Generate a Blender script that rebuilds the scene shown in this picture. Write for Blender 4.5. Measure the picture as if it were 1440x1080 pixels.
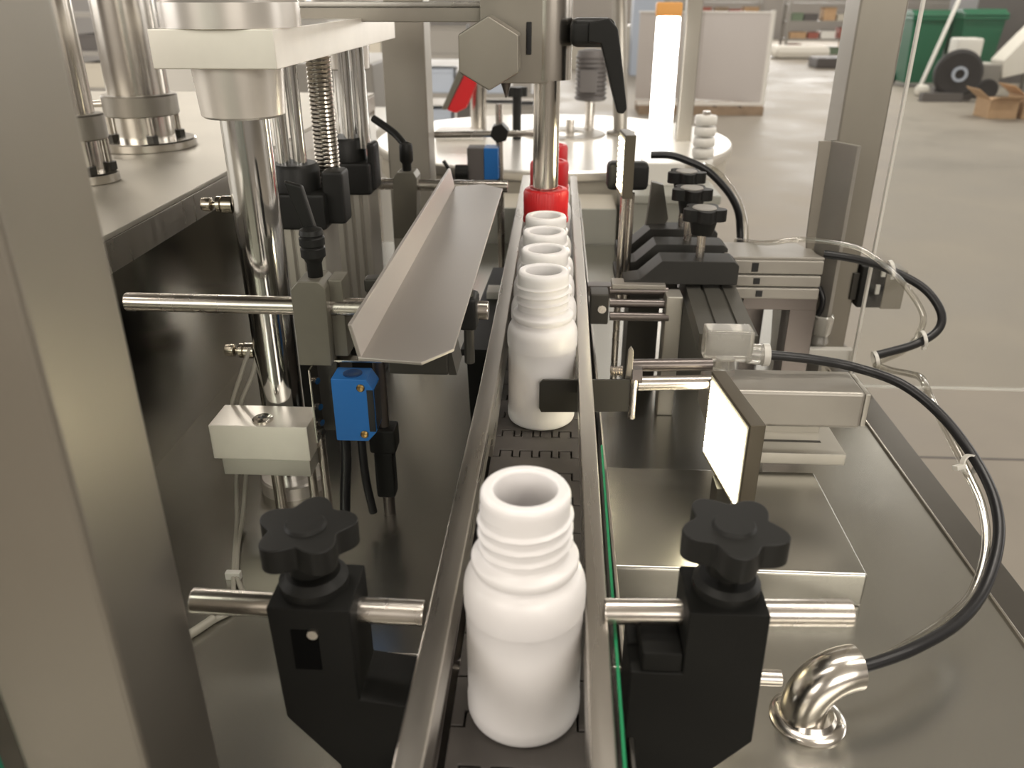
import bpy, bmesh, math, random
from mathutils import Vector, Matrix

random.seed(7)
MM = 0.001
SC = bpy.context.scene
COL = SC.collection
for o in list(bpy.data.objects):
    bpy.data.objects.remove(o)

# ------------------------------------------------------------------ camera
cam_data = bpy.data.cameras.new('camera')
cam = bpy.data.objects.new('camera', cam_data)
COL.objects.link(cam)
cam.location = (0.012, 0.0, 0.380)
cam.rotation_euler = (math.radians(90 - 25.5), 0, math.radians(3.05))
cam_data.sensor_width = 36.0
cam_data.lens = 36.0 * 1150 / 1440
cam_data.clip_start = 0.02
cam_data.clip_end = 100
cam_data.dof.use_dof = True
cam_data.dof.focus_distance = 0.70
cam_data.dof.aperture_fstop = 9.0
SC.camera = cam

# ------------------------------------------------------------------ world, lamps, exposure
SC.view_settings.view_transform = 'Standard'
SC.view_settings.look = 'None'
SC.view_settings.exposure = 0.18
SC.view_settings.gamma = 1.0
SC.view_settings.use_curve_mapping = False
world = bpy.data.worlds.new('world')
SC.world = world
world.use_nodes = True
world.node_tree.nodes['Background'].inputs[0].default_value = (1.0, 0.97, 0.93, 1)
world.node_tree.nodes['Background'].inputs[1].default_value = 0.6


def area(name, loc, aim, sx, sy, power, col=(1, 1, 1)):
    d = bpy.data.lights.new(name, 'AREA')
    d.shape = 'RECTANGLE'
    d.size, d.size_y = sx, sy
    d.energy = power
    d.color = col
    o = bpy.data.objects.new(name, d)
    COL.objects.link(o)
    o.location = loc
    o.rotation_euler = (Vector(aim) - Vector(loc)).to_track_quat('-Z', 'Y').to_euler()
    return o


DAY = (1.0, 0.97, 0.93)
WARM = (1.0, 0.93, 0.84)
# daylight through the row of windows in the end wall, the right wall and the wall behind the photographer
for x in (-5.0, 1.0, 7.0):
    area('daylight', (x, 27.6, 1.9), (x, 0, 0.6), 5.0, 2.4, 420, DAY)
for y in (4.0, 12.0, 20.0):
    area('daylight', (15.6, y, 2.0), (0, y, 0), 5.5, 2.2, 190, DAY)
for y in (1.0, 9.0):
    area('daylight', (-8.6, y, 1.6), (0, y, 0), 5.5, 2.4, 170, DAY)  # left wall lights added to brighten the cabinet top
for x in (-3.6, 2.4):
    area('daylight', (x, -4.5, 2.0), (x, 4, 0.4), 3.6, 2.0, 120, WARM)
# translucent roof band
area('skylight', (0.5, 10.2, 3.5), (0.5, 10.2, 0), 11.0, 5.0, 130, DAY)
# ceiling lamps of the hall
for x, y, p in ((-1.5, -0.6, 34), (2.2, -0.2, 34), (0.7, 1.0, 46), (-2.6, 7.0, 110), (7.5, 5.0, 150), (6.0, 12.0, 110),
                (-4.0, 5.0, 90),
                (-4.0, 12.0, 60), (1.8, 19.0, 60), (6.0, 19.0, 60)):
    area('ceiling_lamp', (x, y, 3.3), (x, y, 0), 2.0, 0.35, p, WARM)


# ------------------------------------------------------------------ materials
def mat(name, col, rough=0.5, metal=0.0, spec=0.5, var=0.0, vscale=20.0, stretch=(1, 1, 1), bump=0.0, bscale=200.0,
        rvar=0.0, trans=0.0, emit=None, estr=0.0, sss=0.0, coat=0.0, ior=1.45):
    m = bpy.data.materials.new(name)
    m.use_nodes = True
    nt = m.node_tree
    b = nt.nodes['Principled BSDF']
    b.inputs['Base Color'].default_value = (*col, 1)
    b.inputs['Roughness'].default_value = rough
    b.inputs['Metallic'].default_value = metal
    b.inputs['Specular IOR Level'].default_value = spec
    b.inputs['Transmission Weight'].default_value = trans
    b.inputs['IOR'].default_value = ior
    b.inputs['Coat Weight'].default_value = coat
    if sss:
        b.inputs['Subsurface Weight'].default_value = sss
        b.inputs['Subsurface Radius'].default_value = (0.004, 0.004, 0.004)
    if emit:
        b.inputs['Emission Color'].default_value = (*emit, 1)
        b.inputs['Emission Strength'].default_value = estr
    if var or bump or rvar:
        tc = nt.nodes.new('ShaderNodeTexCoord')
        mp = nt.nodes.new('ShaderNodeMapping')
        mp.inputs['Scale'].default_value = stretch
        nt.links.new(tc.outputs['Object'], mp.inputs[0])
        n = nt.nodes.new('ShaderNodeTexNoise')
        n.inputs['Scale'].default_value = vscale
        n.inputs['Detail'].default_value = 4
        nt.links.new(mp.outputs[0], n.inputs['Vector'])
        if var:
            r = nt.nodes.new('ShaderNodeMapRange')
            r.inputs[1].default_value, r.inputs[2].default_value = 0.3, 0.7
            r.inputs[3].default_value, r.inputs[4].default_value = 1 - var, 1 + var
            nt.links.new(n.outputs[0], r.inputs[0])
            mx = nt.nodes.new('ShaderNodeMix')
            mx.data_type = 'RGBA'
            mx.blend_type = 'MULTIPLY'
            mx.inputs[0].default_value = 1
            mx.inputs[6].default_value = (*col, 1)
            nt.links.new(r.outputs[0], mx.inputs[7])
            nt.links.new(mx.outputs[2], b.inputs['Base Color'])
        if rvar:
            r = nt.nodes.new('ShaderNodeMapRange')
            r.inputs[1].default_value, r.inputs[2].default_value = 0.3, 0.7
            r.inputs[3].default_value, r.inputs[4].default_value = max(0.02, rough - rvar), rough + rvar
            nt.links.new(n.outputs[0], r.inputs[0])
            nt.links.new(r.outputs[0], b.inputs['Roughness'])
        if bump:
            n2 = nt.nodes.new('ShaderNodeTexNoise')
            n2.inputs['Scale'].default_value = bscale
            n2.inputs['Detail'].default_value = 3
            nt.links.new(mp.outputs[0], n2.inputs['Vector'])
            bp = nt.nodes.new('ShaderNodeBump')
            bp.inputs['Strength'].default_value = bump
            bp.inputs['Distance'].default_value = 0.0006
            nt.links.new(n2.outputs[0], bp.inputs['Height'])
            nt.links.new(bp.outputs[0], b.inputs['Normal'])
    return m


def clear_mat(name, tint=(1, 1, 1), gloss=0.08, rough=0.05):
    m = bpy.data.materials.new(name)
    m.use_nodes = True
    nt = m.node_tree
    nt.nodes.remove(nt.nodes['Principled BSDF'])
    out = nt.nodes['Material Output']
    t = nt.nodes.new('ShaderNodeBsdfTransparent')
    t.inputs[0].default_value = (*tint, 1)
    g = nt.nodes.new('ShaderNodeBsdfGlossy')
    g.inputs['Roughness'].default_value = rough
    f = nt.nodes.new('ShaderNodeLayerWeight')
    f.inputs[0].default_value = 0.25
    r = nt.nodes.new('ShaderNodeMapRange')
    r.inputs[3].default_value, r.inputs[4].default_value = gloss, 0.6
    nt.links.new(f.outputs['Facing'], r.inputs[0])
    mx = nt.nodes.new('ShaderNodeMixShader')
    nt.links.new(r.outputs[0], mx.inputs[0])
    nt.links.new(t.outputs[0], mx.inputs[1])
    nt.links.new(g.outputs[0], mx.inputs[2])
    nt.links.new(mx.outputs[0], out.inputs[0])
    return m


M = {}
M['sheet'] = mat('brushed_sheet_steel', (0.50, 0.475, 0.44), 0.30, 1, var=0.05, vscale=6, rvar=0.05, stretch=(1, 8, 1), bump=0.05, bscale=120)
M['dulltop'] = mat('dull_cabinet_top', (0.46, 0.43, 0.37), 0.48, 0.6, var=0.05, vscale=6)
M['table'] = mat('table_sheet_steel', (0.50, 0.49, 0.45), 0.25, 0.97, var=0.03, vscale=3)
M['chute'] = mat('dull_chute_steel', (0.56, 0.525, 0.49), 0.40, 0.9, var=0.03, vscale=6, rvar=0.04)
M['mirror'] = mat('mirror_sheet_steel', (0.27, 0.257, 0.23), 0.14, 1, bump=0.10, bscale=4)
M['post'] = mat('satin_tube_steel', (0.30, 0.278, 0.24), 0.43, 0.85, var=0.06, vscale=9, rvar=0.06, stretch=(1, 1, .3), bump=0.05, bscale=160)
M['rail'] = mat('satin_rail_steel', (0.55, 0.52, 0.475), 0.30, 1, var=0.05, vscale=20, rvar=0.05, stretch=(4, .3, 4))
M['rod'] = mat('ground_rod_steel', (0.60, 0.56, 0.51), 0.26, 1, var=0.04, vscale=30, rvar=0.04)
M['chrome'] = mat('chromed_steel', (0.76, 0.76, 0.75), 0.12, 1, rvar=0.02, vscale=10)
M['polish'] = mat('polished_steel', (0.66, 0.625, 0.57), 0.20, 1, rvar=0.03, vscale=12)
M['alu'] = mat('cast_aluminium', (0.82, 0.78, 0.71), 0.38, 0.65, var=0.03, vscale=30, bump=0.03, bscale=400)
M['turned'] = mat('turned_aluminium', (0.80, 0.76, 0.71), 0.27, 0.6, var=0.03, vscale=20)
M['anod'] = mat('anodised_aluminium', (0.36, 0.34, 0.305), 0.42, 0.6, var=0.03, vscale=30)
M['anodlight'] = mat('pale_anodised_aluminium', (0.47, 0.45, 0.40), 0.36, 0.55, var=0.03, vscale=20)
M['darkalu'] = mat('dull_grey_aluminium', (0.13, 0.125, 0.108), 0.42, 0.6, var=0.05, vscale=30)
M['olive'] = mat('olive_grey_aluminium', (0.165, 0.155, 0.125), 0.45, 0.3, var=0.04, vscale=40)
M['black'] = mat('black_plastic', (0.010, 0.010, 0.009), 0.48, spec=0.35, bump=0.04, bscale=500, var=0.1)
M['blackmat'] = mat('black_bracket_plastic', (0.007, 0.007, 0.006), 0.65, spec=0.25, var=0.1)
M['pitch'] = mat('pitch_black', (0.002, 0.002, 0.002), 0.9, spec=0.1)
M['arm'] = mat('worn_black_arm', (0.028, 0.027, 0.024), 0.55, var=0.1)
M['rubber'] = mat('black_rubber', (0.012, 0.012, 0.013), 0.35)
M['dark'] = mat('dark_hardware', (0.055, 0.052, 0.045), 0.45, 0.5)
M['gunmetal'] = mat('dark_machined_steel', (0.17, 0.15, 0.14), 0.35, 0.9)
M['rim'] = mat('dark_rim_steel', (0.13, 0.12, 0.105), 0.35, 0.8, var=0.1, vscale=6)
M['brass'] = mat('nickel_brass', (0.52, 0.47, 0.39), 0.25, 1)
M['gold'] = mat('brass_screw', (0.55, 0.36, 0.14), 0.3, 1)
M['hdpe'] = mat('white_polyethylene', (0.84, 0.82, 0.815), 0.32, spec=0.45, sss=0.15, var=0.015, vscale=30)
M['red'] = mat('red_cap_plastic', (0.60, 0.018, 0.022), 0.38)
M['blue'] = mat('blue_sensor_plastic', (0.018, 0.15, 0.46), 0.38)
M['bluedark'] = mat('dark_blue_plastic', (0.012, 0.045, 0.14), 0.4)
M['belt'] = mat('grey_belt_plastic', (0.070, 0.062, 0.056), 0.42, var=0.15, vscale=25)
M['green_edge'] = mat('green_acrylic_edge', (0.02, 0.24, 0.10), 0.25)
M['teal_edge'] = mat('teal_glass_edge', (0.03, 0.20, 0.13), 0.2)
M['acrylic'] = clear_mat('clear_acrylic', (0.985, 0.993, 0.988), 0.02)
M['paleglass'] = clear_mat('pale_green_glass', (0.93, 0.975, 0.95), 0.06)
M['tubing'] = clear_mat('clear_tubing', (0.90, 0.89, 0.85), 0.18, 0.12)
M['milky'] = mat('milky_nylon', (0.78, 0.76, 0.70), 0.35, trans=0.25)
M['ice'] = mat('translucent_fitting', (0.80, 0.78, 0.72), 0.12, trans=0.75)
M['wire'] = mat('grey_pvc_wire', (0.34, 0.32, 0.27), 0.45)
M['led'] = mat('lit_led', (1, 1, 1), 0.4, emit=(1.0, 0.90, 0.64), estr=12)
M['ledboard'] = mat('led_board', (0.75, 0.72, 0.6), 0.45)
M['housing'] = mat('lamp_housing', (0.10, 0.085, 0.06), 0.4, 0.3)
M['glowstrip'] = mat('glowing_strip', (1, 1, 1), 0.4, emit=(1.0, 0.97, 0.92), estr=6)  # glow in place of daylight mirrored by polished steel
M['orange'] = mat('orange_plastic', (0.85, 0.42, 0.12), 0.45)
M['white'] = mat('white_paint', (0.78, 0.76, 0.71), 0.4)
M['disc'] = mat('turntable_steel', (0.80, 0.77, 0.71), 0.30, 0.7, var=0.03, vscale=8)
M['beige'] = mat('beige_grey_paint', (0.55, 0.51, 0.43), 0.45)
M['greygreen'] = mat('grey_green_paint', (0.36, 0.36, 0.32), 0.45)
M['panel'] = mat('panel_steel', (0.50, 0.465, 0.44), 0.45, 0.25)
M['cardboard'] = mat('cardboard', (0.50, 0.33, 0.19), 0.8, var=0.08, vscale=12)
M['wood'] = mat('pallet_wood', (0.30, 0.22, 0.15), 0.75, var=0.15, vscale=10)
M['bin'] = mat('green_bin_plastic', (0.020, 0.125, 0.065), 0.42)
M['tyre'] = mat('tyre_rubber', (0.022, 0.020, 0.020), 0.7)
M['rack'] = mat('rack_paint', (0.30, 0.285, 0.26), 0.5)
M['sack'] = mat('white_sheet', (0.80, 0.77, 0.70), 0.7)
M['bluegrey'] = mat('blue_grey_paint', (0.42, 0.47, 0.55), 0.5)
M['darkpaint'] = mat('dark_grey_paint', (0.11, 0.10, 0.095), 0.5)
M['hooddark'] = mat('dark_shade_hood', (0.035, 0.034, 0.032), 0.5)  # for the added hood out of view
M['palered'] = mat('dull_red_paint', (0.35, 0.12, 0.09), 0.5)
M['dullgreen'] = mat('dull_green_paint', (0.17, 0.22, 0.15), 0.5)
M['wall'] = mat('hall_wall', (0.34, 0.32, 0.30), 0.8)
M['roof'] = mat('hall_roof', (0.50, 0.485, 0.455), 0.8)


def floor_mat():
    m = mat('concrete_floor', (0.315, 0.283, 0.238), 0.55, spec=0.4, var=0.14, vscale=1.6, rvar=0.10, bump=0.12, bscale=9)
    return m


M['floor'] = floor_mat()


# ------------------------------------------------------------------ mesh builder (all figures in millimetres)
def smooth_path(pts, n=8):
    P = [Vector(p) for p in pts]
    if len(P) < 3:
        return P
    out = []
    for i in range(len(P) - 1):
        p0, p1, p2 = P[max(i - 1, 0)], P[i], P[i + 1]
        p3 = P[min(i + 2, len(P) - 1)]
        for k in range(n):
            t = k / n
            out.append(0.5 * ((2 * p1) + (p2 - p0) * t + (2 * p0 - 5 * p1 + 4 * p2 - p3) * t * t
                              + (3 * p1 - p0 - 3 * p2 + p3) * t ** 3))
    out.append(P[-1])
    return out


class B:
    def __init__(s):
        s.bm = bmesh.new()
        s.flat = False

    def _bev(s, faces, w, seg=2):
        s.flat = True
        if w > 0:
            ed = list({e for f in faces for e in f.edges})
            bmesh.ops.bevel(s.bm, geom=ed, offset=w, segments=seg, affect='EDGES', profile=0.5, clamp_overlap=True)

    def box(s, x0, x1, y0, y1, z0, z1, bev=0.0, seg=2):
        v = [s.bm.verts.new(p) for p in ((x0, y0, z0), (x1, y0, z0), (x1, y1, z0), (x0, y1, z0),
                                         (x0, y0, z1), (x1, y0, z1), (x1, y1, z1), (x0, y1, z1))]
        f = [s.bm.faces.new([v[i] for i in q]) for q in ((3, 2, 1, 0), (4, 5, 6, 7), (0, 1, 5, 4), (1, 2, 6, 5),
                                                        (2, 3, 7, 6), (3, 0, 4, 7))]
        s._bev(f, bev, seg)
        return s

    def prism(s, poly, axis, lo, hi, bev=0.0, seg=2):
        def pt(a, b, c):
            return {'x': (c, a, b), 'y': (a, c, b), 'z': (a, b, c)}[axis]
        A = [s.bm.verts.new(pt(a, b, lo)) for a, b in poly]
        Z = [s.bm.verts.new(pt(a, b, hi)) for a, b in poly]
        n = len(poly)
        fs = [s.bm.faces.new(A[::-1]), s.bm.faces.new(Z)]
        for i in range(n):
            fs.append(s.bm.faces.new((A[i], A[(i + 1) % n], Z[(i + 1) % n], Z[i])))
        bmesh.ops.recalc_face_normals(s.bm, faces=fs)
        s._bev(fs, bev, seg)
        return s

    def cyl(s, a, b, r, r2=None, n=28, bev=0.0):
        a, b = Vector(a), Vector(b)
        r2 = r if r2 is None else r2
        q = (b - a).to_track_quat('Z', 'Y')
        A, Z = [], []
        for i in range(n):
            t = 2 * math.pi * i / n
            d = q @ Vector((math.cos(t), math.sin(t), 0))
            A.append(s.bm.verts.new(a + d * r))
            Z.append(s.bm.verts.new(b + d * r2))
        fs = [s.bm.faces.new(A[::-1]), s.bm.faces.new(Z)]
        for i in range(n):
            s.bm.faces.new((A[i], A[(i + 1) % n], Z[(i + 1) % n], Z[i]))
        if bev:
            s.flat = True
            ed = list({e for f in fs for e in f.edges})
            bmesh.ops.bevel(s.bm, geom=ed, offset=bev, segments=2, affect='EDGES', profile=0.5)
        return s

    def tube(s, pts, r, n=12, sub=8, cap=True):
        P = smooth_path(pts, sub)
        up = None
        rings = []
        for i, p in enumerate(P):
            t = (P[min(i + 1, len(P) - 1)] - P[max(i - 1, 0)]).normalized()
            if up is None:
                up = t.orthogonal().normalized()
            up = (up - t * up.dot(t)).normalized()
            sd = t.cross(up)
            rr = r[min(i, len(r) - 1)] if isinstance(r, (list, tuple)) else r
            rings.append([s.bm.verts.new(p + (up * math.cos(2 * math.pi * k / n) + sd * math.sin(2 * math.pi * k / n)) * rr)
                          for k in range(n)])
        for a, b in zip(rings, rings[1:]):
            for k in range(n):
                s.bm.faces.new((a[k], a[(k + 1) % n], b[(k + 1) % n], b[k]))
        if cap:
            s.bm.faces.new(rings[0][::-1])
            s.bm.faces.new(rings[-1])
        return s

    def lathe(s, c, prof, n=48, fn=None, closed=True):
        rings = []
        for r, z in prof:
            ring = []
            for k in range(n):
                t = 2 * math.pi * k / n
                rr = r + (fn(t, z, r) if fn else 0)
                ring.append(s.bm.verts.new((c[0] + rr * math.cos(t), c[1] + rr * math.sin(t), c[2] + z)))
            rings.append(ring)
        for a, b in zip(rings, rings[1:]):
            for k in range(n):
                s.bm.faces.new((a[k], a[(k + 1) % n], b[(k + 1) % n], b[k]))
        if closed:
            s.bm.faces.new(rings[0][::-1])
            s.bm.faces.new(rings[-1])
        return s

    def quad(s, *p):
        s.bm.faces.new([s.bm.verts.new(q) for q in p])
        return s

    def rot(s, deg, c, axis='Z'):
        bmesh.ops.rotate(s.bm, verts=s.bm.verts, cent=c, matrix=Matrix.Rotation(math.radians(deg), 3, axis))
        return s


def wloc(o):
    v = Vector((0, 0, 0))
    while o is not None:
        v += o.location
        o = o.parent
    return v


def obj(name, b, m, parent=None, ang=38, label=None, kind=None):
    off = wloc(parent) if parent else Vector((0, 0, 0))
    for v in b.bm.verts:
        v.co = v.co * MM - off
    me = bpy.data.meshes.new(name)
    b.bm.to_mesh(me)
    b.bm.free()
    me.polygons.foreach_set('use_smooth', [True] * len(me.polygons))
    me.set_sharp_from_angle(angle=math.radians(ang))
    me.materials.append(M[m] if isinstance(m, str) else m)
    o = bpy.data.objects.new(name, me)
    COL.objects.link(o)
    if b.flat:
        w = o.modifiers.new('normals', 'WEIGHTED_NORMAL')
        w.keep_sharp = True
    if parent:
        o.parent = parent
    if label:
        o['label'] = label
    if kind:
        o['kind'] = kind
    return o


def thing(name, label, cat, loc, group=None):
    o = bpy.data.objects.new(name, None)
    o.empty_display_size = 0.02
    COL.objects.link(o)
    o.location = Vector(loc) * MM
    o['label'], o['category'] = label, cat
    if group:
        o['group'] = group
    return o


def one(name, b, m, label, cat, group=None, base=None, ang=38):
    """a thing that is a single mesh"""
    vs = b.bm.verts
    if base is None:
        xs = [v.co.x for v in vs]; ys = [v.co.y for v in vs]; zs = [v.co.z for v in vs]
        base = ((min(xs) + max(xs)) / 2, (min(ys) + max(ys)) / 2, min(zs))
    base = Vector(base)
    for v in vs:
        v.co -= base
    o = obj(name, b, m, ang=ang)
    o.location = base * MM
    o['label'], o['category'] = label, cat
    if group:
        o['group'] = group
    return o


def copy_tree(o, parent=None):
    c = o.copy()
    COL.objects.link(c)
    if parent:
        c.parent = parent
    for ch in list(o.children):
        copy_tree(ch, c)
    return c


def dup(root, loc, label, group=None):
    c = copy_tree(root)
    c.location = Vector(loc) * MM
    c['label'] = label
    if group:
        c['group'] = group
    return c


def hexpoly(cx, cz, r, rot=0):
    return [(cx + r * math.cos(math.radians(60 * i + rot)), cz + r * math.sin(math.radians(60 * i + rot))) for i in range(6)]


def starpoly(cx, cy, R, lobes=5, n=70, ph=0.0, depth=0.30):
    out = []
    for i in range(n):
        t = 2 * math.pi * i / n
        k = 0.5 + 0.5 * math.cos(lobes * (t + ph))
        k = k ** 0.75
        r = R * (1 - depth + depth * k)
        out.append((cx + r * math.cos(t), cy + r * math.sin(t)))
    return out


# ================================================================== THE HALL
FZ = -900.0
o = obj('floor', B().box(-9000, 16000, -5000, 28000, FZ - 60, FZ), 'floor'); o['kind'] = 'structure'
o = obj('wall_far', B().box(-9000, 16000, 28000, 28150, FZ, 3600), 'wall'); o['kind'] = 'structure'
o = obj('wall_left', B().box(-9150, -9000, -5000, 28000, FZ, 3600), 'wall'); o['kind'] = 'structure'
o = obj('wall_right', B().box(16000, 16150, -5000, 28000, FZ, 3600), 'wall'); o['kind'] = 'structure'
o = obj('wall_rear', B().box(-9000, 16000, -5150, -5000, FZ, 3600), 'wall'); o['kind'] = 'structure'
o = obj('ceiling', B().box(-9000, 16000, -5000, 28000, 3600, 3700), 'roof'); o['kind'] = 'structure'

o = obj('trim_1', B().box(700, 6000, 2222, 2232, FZ, FZ + 1), 'darkpaint'); o['kind'] = 'structure'

# ================================================================== MACHINE TABLE
TZ = -100.0
t = thing('machine_table', 'wide stainless steel table top under the whole machine with a dark raised right edge', 'table', (0, 900, FZ))
obj('table_top', B().box(-432, 403, -120, 1700, TZ - 6, TZ, 1.5), 'table', t)
obj('edge_bead', B().box(401.5, 404.2, -120, 1700, TZ - 4, TZ + 2.5, 0.8), 'polish', t, label='bright bead along the table edge')
obj('table_rim', B().box(404.5, 438, -120, 1700, TZ - 42, TZ - 1, 1.5), 'rim', t, label='dark steel rim along the right edge')
obj('table_skirt', B().box(-428, 400, -110, 1690, -300, TZ - 6), 'sheet', t)
for x in (-400, 372):
    for y in (-80, 1640):
        obj('leg', B().box(x - 28, x + 28, y - 28, y + 28, FZ, -300), 'post', t)

# left cabinet with filling pipes on top
t = thing('filler_cabinet', 'steel cabinet along the left with a dull top and mirror-like side', 'cabinet', (-900, 1000, FZ))
obj('side_panel', B().box(-436, -430, 350, 2050, FZ, 128), 'mirror', t)
obj('top_panel', B().box(-1500, -429, 350, 2050, 160, 166, 1.2), 'dulltop', t)
obj('top_fascia', B().box(-434, -428, 350, 2050, 128, 160, 0.6), 'sheet', t)
obj('cabinet_or_hood_body', B().box(-1500, -437, 350, 2050, FZ, 159), 'sheet', t)


def flanged_pipe(x, y, r, fr, zc, label, bolt):
    t = thing('filling_pipe', label, 'pipe', (x, y, 166))
    obj('pipe', B().cyl((x, y, 178), (x, y, 900), r, n=40), 'polish', t)
    obj('base_flange', B().lathe((x, y, 166), [(fr, 0), (fr + 2, 1), (fr + 2, 11), (fr, 13), (r + 2, 13)], 48), 'polish', t)
    obj('upper_collar', B().lathe((x, y, zc), [(r - 1, 0), (r + 8, 0), (r + 10, 1.5), (r + 10, 28), (r + 8, 30), (r - 1, 30)], 48, closed=False), 'post', t)
    for k in range(4):
        a = math.radians(35 + 90 * k)
        bx, by = x + (r + 5) * math.cos(a), y + (r + 5) * math.sin(a)
        bo = obj('collar_stud', B().cyl((bx, by, 179), (bx, by, zc + 2), 4, n=12), 'polish', t)
        obj('nut', B().prism(hexpoly(bx, by, 9), 'z', 179, 188), 'dark', bo)
    if bolt:
        cl = obj('clamp_bolt', B().cyl((x - r - 34, y - 20, zc + 16), (x - r + 2, y - 22, zc + 18), 5, n=14), 'polish', t)
        obj('wing_nut', B().lathe((x - r - 36, y - 20, zc + 8), [(4, 0), (10, 3), (12, 9), (9, 16), (3, 18)], 14), 'polish', cl)
    return t


flanged_pipe(-622, 1275, 44, 70, 214, 'thick polished filling pipe with a flanged foot on the cabinet top', True)
flanged_pipe(-577, 1015, 22, 34, 218, 'slimmer polished pipe rising beside the left frame post', False)

# ================================================================== FRAME POSTS
t = thing('frame_post', 'large square steel post at the left edge nearest the camera', 'post', (-196, 280, -106))
obj('tube', B().box(-226, -166, 250, 310, TZ, 900, 3.5, 3), 'post', t)
obj('foot_plate', B().box(-229, -163, 247, 313, TZ - 1, TZ + 6, 1), 'post', t)
t = thing('door_panel', 'pale glass door panel with teal edge, bottom left corner', 'panel', (-300, 240, TZ))
obj('pane', B().box(-520, -243, 244, 249, TZ + 20, 900), 'paleglass', t)
obj('pane_edge', B().box(-243, -234, 243.5, 249.5, TZ + 20, 900), 'teal_edge', t)
t = thing('frame_post', 'square steel post standing on the right table edge behind the flat bracket', 'post', (417, 1180, TZ))
obj('tube', B().box(387, 447, 1150, 1210, TZ + 3, 900, 3, 3), 'post', t)
obj('foot_plate', B().box(383, 451, 1146, 1214, TZ - 1, TZ + 6, 1), 'post', t)
t = thing('frame_post', 'square steel post in the middle distance left of the hexagon nut', 'post', (-232, 1440, TZ))
obj('tube', B().box(-272, -202, 1400, 1470, TZ + 3, 900, 3, 3), 'post', t)
obj('foot_plate', B().box(-276, -198, 1396, 1474, TZ - 1, TZ + 6, 1), 'post', t)
t = thing('frame_post', 'thin square steel post in front of the grey panel on its pallet', 'post', (355, 2330, -60))
obj('tube', B().box(334, 374, 2300, 2340, -60, 900, 2.5, 3), 'post', t)
obj('foot_plate', B().box(328, 380, 2294, 2346, -62, -54, 1), 'post', t)

# right clear door
t = thing('door_panel', 'clear acrylic door pane beside the right frame post', 'panel', (650, 1012, -96))
obj('pane', B().box(411, 900, 1010, 1015, -94, 900), 'acrylic', t)
obj('pane_edge', B().box(408, 411, 1009.5, 1015.5, -96, 900).box(411, 900, 1009.5, 1015.5, -96, -94), 'milky', t)

t = thing('shade_hood', 'unseen dark hood added above the left side to darken the table reflections', 'cabinet', (-510, 900, 640))  # out of view, added so the left of the table mirrors something dark
obj('cabinet_or_hood_body', B().box(-640, -90, 330, 3000, 680, 1200, 4), 'hooddark', t)
obj('hood_front', B().box(-630, -120, 322, 330, 690, 1190, 3), 'hooddark', t)

# ================================================================== CONVEYOR
cv = thing('conveyor', 'straight chain conveyor with dark grey interlocking plastic links', 'conveyor', (0, 800, TZ))
PITCH = 38.1
link_me = None


def link_poly():
    p = [(-41.5, 0)]
    tabs = [(-41.5, -24), (-8, 8), (24, 41.5)]
    H = PITCH - 13
    # lower edge has notches, upper edge has lugs that enter the notches of the next link
    lugs = [(-33, -23), (-15, -5), (3, 13), (21, 31)]
    low = [(-41.5, 0)]
    for a, b in lugs:
        low += [(a - 1.3, 0), (a - 1.3, 11.5), (b + 1.3, 11.5), (b + 1.3, 0)]
    low += [(41.5, 0), (41.5, PITCH - 1.2)]
    for a, b in reversed(lugs):
        low += [(b, PITCH - 1.2), (b, PITCH + 10), (a, PITCH + 10), (a, PITCH - 1.2)]
    low += [(-41.5, PITCH - 1.2)]
    return low


first = None
ys = [148 + PITCH * i for i in range(40)]
for i, y in enumerate(ys):
    if first is None:
        b = B().prism([(x, yy + y) for x, yy in link_poly()], 'z', -5, 0, 0.5, 1)
        first = obj('chain_link', b, 'belt', cv)
    else:
        c = first.copy()
        COL.objects.link(c)
        c.parent = cv
        c.location = (0, (y - ys[0]) * MM, 0)
obj('wear_bed', B().box(-40, 40, 120, 1700, -14, -6.5), 'dark', cv)
obj('side_frame', B().box(-62, -46, 120, 1700, -78, -4, 1), 'gunmetal', cv)
obj('side_frame', B().box(46, 56, 120, 1700, -78, -6, 1), 'gunmetal', cv)
obj('side_frame_edge', B().box(60.5, 63, 120, 1700, -78, 0, 0.6), 'rail', cv, label='thin bright steel strip along the right side')
for y in (560, 1000, 1500):
    obj('support_foot', B().box(-52, 52, y - 18, y + 18, TZ, -78, 2), 'dark', cv)

# guide rails
t = thing('guide_rail', 'left flat steel guide rail running beside the bottles', 'rail', (-49, 800, 45))
obj('rail_bar', B().prism([(-56, 130), (-42, 130), (-35.5, 640), (-35.5, 1560), (-50.5, 1560), (-50.5, 640)], 'z', 48, 72, 1.6), 'rail', t)
obj('lower_lip', B().box(-46, -36.2, 600, 1560, 24, 48.5, 1), 'rail', t)
t = thing('guide_rail', 'right flat steel guide rail running beside the bottles', 'rail', (42, 800, 45))
obj('rail_bar', B().prism([(31.5, 130), (44, 130), (50.5, 900), (50.5, 1560), (38, 1560), (38, 900)], 'z', 46, 72, 1.6), 'rail', t)
t = thing('guard_strip', 'clear acrylic guard strip with green edge outside the right rail', 'strip', (48, 500, 2))
obj('sheet', B().prism([(46.5, 130), (49.5, 130), (53.5, 620), (50.5, 620)], 'z', 2, 60), 'acrylic', t)
obj('green_edge', B().prism([(47.4, 130), (49.2, 130), (53.2, 560), (51.6, 560)], 'z', 60, 61.5), 'green_edge', t)

# ================================================================== BOTTLES
def thread(tt, z, r):
    if not (115.0 < z < 141.0):
        return 0
    ph = ((z - 117.5) / 7.6 - tt / (2 * math.pi)) % 1.0
    v = max(0.0, 1 - abs(ph - 0.5) / 0.27)
    e = min(1, (z - 115) / 3, (141.0 - z) / 3)
    return 1.9 * (v * v * (3 - 2 * v)) * e


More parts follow.
